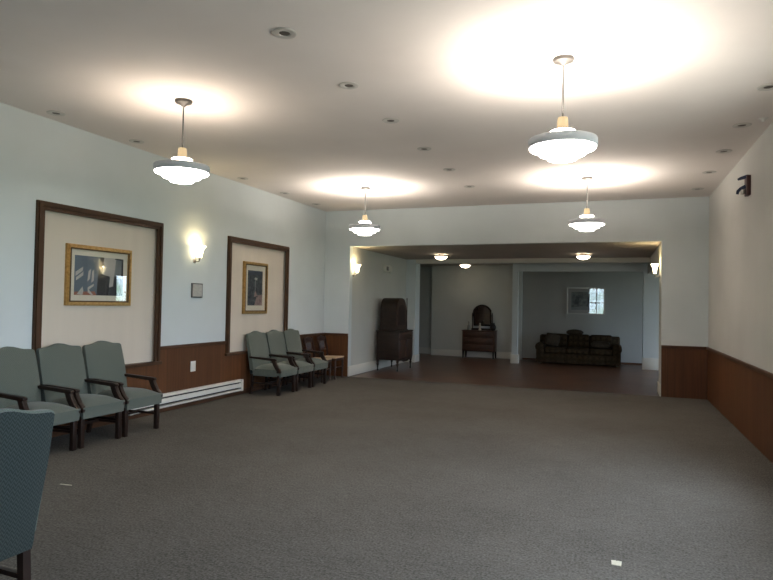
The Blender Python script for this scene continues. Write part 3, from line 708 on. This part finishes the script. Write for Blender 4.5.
arch = [(-.36, 0), (.36, 0), (.36, .42)] + [(.36 * math.cos(a) ** .72 if math.cos(a) > 0 else -.36 * (-math.cos(a)) ** .72, .42 + .345 * math.sin(a) ** .9) for a in [math.pi * k / 24 for k in range(1, 24)]] + [(-.36, .42)]
MB().prism(arch, 0, -.205, .195).build('body', M['walnut'], t, 40)
fr2 = [(y * .96, .02 + z * .955) for y, z in arch]
MB().prism(fr2, 0, .195, .207).build('front_panel', M['walnut2'], t, 40)
MB().prism([(y * .62, .13 + z * .62) for y, z in arch], 0, .207, .214).build('inner_panel', M['mahogany'], t, 40)
mb = MB().box(-.215, .215, -.372, .372, 0, .035, .006); mb.build('plinth', M['walnut'], t)
t = thing('slim_wooden_post', 'slim dark post with knobs standing at the far end of the low cabinet', 'post', (-4.76, 14.26, .932))
MB().lathe([(0, 0), (.032, 0), (.032, .012), (.012, .022), (0, .022)], seg=18).build('foot', M['mahogany'], t)
MB().lathe([(0, .02), (.014, .02), (.014, .18), (.017, .19), (.011, .20), (.011, .44), (.018, .455), (.011, .47), (.010, .74), (.016, .752), (.010, .768), (0, .77)], seg=14).build('shaft', M['mahogany'], t)

# wall devices high on the left alcove wall
t = thing('wall_thermostat', 'small beige box and round sensor high on the left alcove wall', 'thermostat', (OX1, 14.25, 2.42))
MB().box(0, .06, -.32, -.03, -.085, .085, .008).build('housing', M['thermostat'], t)
MB().lathe([(0, 0), (.10, 0), (.10, .025), (.07, .05), (0, .055)], mtx=Matrix.Translation((0, .12, 0)) @ Matrix.Rotation(math.radians(90), 4, 'Y'), seg=24).build('round_sensor', M['thermostat'], t)
MB().box(.059, .064, -.25, -.10, -.05, .05, .002).build('dial_window', M['plaqueedge'], t)

# ------------------------------------------------------------------ DRESSER with mirror and trinkets
DX, DY = -3.735, 18.035
t = thing('dresser', 'brown wooden dresser on legs below the mirror at the far wall', 'dresser', (DX, DY, 0))
MB().box(-.475, .475, -.205, .225, .205, .80, .006).build('body', M['dresserwood'], t)
MB().box(-.495, .495, -.225, .235, .80, .828, .006).build('top', M['dresserwood'], t)
for sx_ in (-1, 1):
    for sy2 in (-1, 1): MB().tube([(sx_ * .445, .01 + sy2 * .185, .21), (sx_ * .45, .01 + sy2 * .19, 0)], [.028, .018], square=True).build('leg', M['mahogany'], t)
for i, (z0, z1) in enumerate(((.62, .785), (.42, .605), (.225, .405))):
    d = MB().box(-.45, .45, -.219, -.205, z0, z1, .005).build('drawer', M['dresserwood'], t)
    for s in (-1, 1):
        MB().lathe([(0, 0), (.009, 0), (.007, .012), (.016, .02), (.012, .03), (0, .032)], mtx=Matrix.Translation((s * .27, -.219, (z0 + z1) / 2)) @ Matrix.Rotation(math.radians(90), 4, 'X'), seg=14).build('knob', M['mahogany'], d)
t = thing('dressing_mirror', 'arched swing mirror in a dark frame on top of the dresser', 'mirror', (DX + .065, DY + .06, .828))
MB().box(-.315, .315, -.07, .07, 0, .055, .006).build('base', M['mahogany'], t)
outer = [(-.275, .12), (.275, .12), (.275, .58)] + [(.275 * math.cos(a), .58 + .185 * math.sin(a) ** 1.5) for a in [math.pi * k / 20 for k in range(1, 20)]] + [(-.275, .58)]
inner = [(-.225, .165), (.225, .165), (.225, .57)] + [(.225 * math.cos(a), .57 + .150 * math.sin(a) ** 1.5) for a in [math.pi * k / 20 for k in range(1, 20)]] + [(-.225, .57)]
fb = MB(); n = len(outer)
for k in range(n):
    k2 = (k + 1) % n; fb.prism([(a, b - .43) for a, b in (outer[k], outer[k2], inner[k2], inner[k])], 1, -.018, .014)
fo = fb.build('frame', M['mahogany'], t, 40); fo.location = (0, 0, .43); fo.rotation_euler = (math.radians(10), 0, 0)
MB().prism([(a, b - .43) for a, b in inner], 1, -.004, .004).build('looking_glass', M['mirror'], fo, 0)
for s in (-1, 1):
    MB().tube([(s * .296, 0, .05), (s * .303, 0, .25), (s * .296, 0, .47), (s * .296, 0, .52)], [.018, .013, .016, .008], 12).build('post', M['mahogany'], t)
    MB().lathe([(0, -.03), (.016, -.026), (.020, 0), (.012, .02), (0, .024)], c=(s * .296, 0, .43), seg=14, mtx=None).build('swivel_knob', M['mahogany'], t)
tag(MB().lathe([(0, 0), (.036, 0), (.040, .03), (.040, .12), (.018, .16), (.014, .21), (.020, .22), (.018, .25), (0, .255)], seg=18).build('glass_bottle', M['bottle']), 'small grey bottle at the left end of the dresser top', 'bottle', None, (DX - .31, DY - .10, .828))
tag(MB().lathe([(0, 0), (.045, 0), (.042, .02), (.030, .06), (.038, .10), (.030, .14), (.014, .155), (.026, .18), (.022, .21), (0, .22)], seg=18).build('figurine', M['porcelain']), 'small pale figurine before the mirror on the dresser', 'figurine', None, (DX + .035, DY - .13, .828))
tag(MB().lathe([(0, 0), (.05, 0), (.085, .05), (.092, .11), (.070, .17), (.048, .20), (.058, .22), (.050, .222), (0, .18)], seg=24).build('round_vase', M['vase']), 'round black vase at the right end of the dresser top', 'vase', None, (DX + .42, DY - .125, .828))

# ------------------------------------------------------------------ SOFA
SX, SY = -.91, 17.70
t = thing('sofa', 'dark brown patterned three seat sofa against the far wall', 'sofa', (SX, SY, 0))
MB().box(-1.02, 1.02, -.40, .48, .05, .30, .02).build('base', M['sofa'], t)
mb = MB()
for k in range(6):
    a = -1.04 + k * 2.08 / 6; mb.box(a + .003, a + 2.08 / 6 - .003, -.455, -.44, .035, .27, .004)
mb.build('skirt', M['sofa'], t)
MB().box(-1.07, 1.07, .26, .50, .28, .765, .05, 4).build('back_frame', M['sofa'], t)
for k in (-1, 0, 1):
    def cush(name, x0, x1, y0, y1, z0, z1, b):
        MB().box(x0, x1, y0, y1, z0, z1, b, 5).build(name, M['sofa'], t, 60)
    cush('seat_cushion', k * .585 - .288, k * .585 + .288, -.44, .22, .295, .455, .045)
    MB().box(-.288, .288, -.10, .10, -.19, .18, .06, 5).build('back_cushion', M['sofa'], t, 60)
    o = COL.objects[-1]; o.location = (k * .585, .145, .625); o.rotation_euler = (math.radians(-12), 0, 0)
for s in (-1, 1):
    mb = MB(); x = s * .99
    mb.box(min(x - .10, x + .10), max(x - .10, x + .10), -.44, .48, .05, .42, .02)
    mb.lathe([(0, -.46), (.10, -.46), (.122, -.445), (.122, .47), (0, .48)], mtx=Matrix.Translation((x + s * .005, 0, .455)) @ Matrix.Rotation(math.radians(-90), 4, 'X'), seg=24)
    mb.build('armrest', M['sofa'], t, 40)
    for yy in (-.40, .42): MB().lathe([(0, 0), (.022, 0), (.03, .05), (0, .052)], c=(s * 1.0, yy, 0), seg=14).build('foot', M['nickel'], t)
def pillow(name, lab, loc, rot, W, Hh, D, rnd=.10):
    n = 10; f = []; b = []
    for j in range(n + 1):
        v = -1 + 2 * j / n; rf = []; rb = []
        for i in range(n + 1):
            u = -1 + 2 * i / n; k = D * (1 - u ** 4) ** .6 * (1 - v ** 4) ** .6
            x = u * W * (1 - rnd * v * v); z = v * Hh * (1 - rnd * u * u)
            rf.append((x, -k - .004, z)); rb.append((x, k + .004, z))
        f.append(rf); b.append(rb)
    o = MB().sheet(f, b).build(name, M['pillow'], None, 70); o.rotation_euler = rot; tag(o, lab, 'pillow', 'loose pillows on the sofa', loc); return o
pillow('throw_pillow', 'brown pillow leaning on the left arm of the sofa', (SX - .68, SY - .22, .650), (math.radians(-20), math.radians(14), math.radians(8)), .20, .18, .055)
pillow('throw_pillow', 'brown pillow lying at the right end of the sofa seat', (SX + .58, SY - .30, .565), (math.radians(-65), 0, 0), .25, .13, .065)
pillow('throw_pillow', 'brown roll shaped pillow on top of the sofa back, above its middle', (SX - .12, SY + .36, .850), (math.radians(-8), 0, 0), .235, .083, .083, .28)

# ------------------------------------------------------------------ RIGHT WALL BRACKET, FLOOR MARKS
t = thing('wall_bracket', 'dark metal mounting bracket high on the right cream wall', 'bracket', (XR, 8.50, 3.075))
MB().box(-.045, 0, -.075, .075, -.125, .115, .004).build('wall_plate', M['oxblood'], t)
MB().tube([(-.02, -.03, .105), (-.08, .03, .098), (-.115, .06, .088)], [.022, .018, .012], square=True).build('upper_arm', M['bluesteel'], t)
MB().tube([(-.04, 0, -.01), (-.085, .02, -.03), (-.10, .03, -.05)], [.022, .020, .016], square=True).build('brace', M['bluesteel'], t)
MB().tube([(-.09, .025, -.03), (-.12, .04, -.06), (-.125, .05, -.095)], [.020, .018, .014], square=True).build('lower_arm', M['bluesteel'], t)
MB().lathe([(0, -.03), (.026, -.028), (.026, .028), (0, .03)], c=(-.07, .02, -.075), seg=16).build('pivot', M['nickel'], t)
tag(MB().prism([(-.028, -.034), (.026, -.038), (.030, .032), (.006, .036), (.002, .028), (-.004, .037), (-.030, .034)], 2, 0, .0025).build('floor_sticker', M['chip'], None, 0), 'small pale square scrap stuck on the carpet at lower right', 'scrap', None, (.028, 4.02, .0005))
tag(MB().prism([(-.055, -.008), (.0, -.004), (.058, .006), (.056, .012), (-.01, .006), (-.05, .0)], 2, 0, .004).build('paper_sliver', M['chip'], None, 0), 'thin pale sliver lying on the carpet near the left armchairs', 'scrap', None, (-4.25, 3.88, .0005))
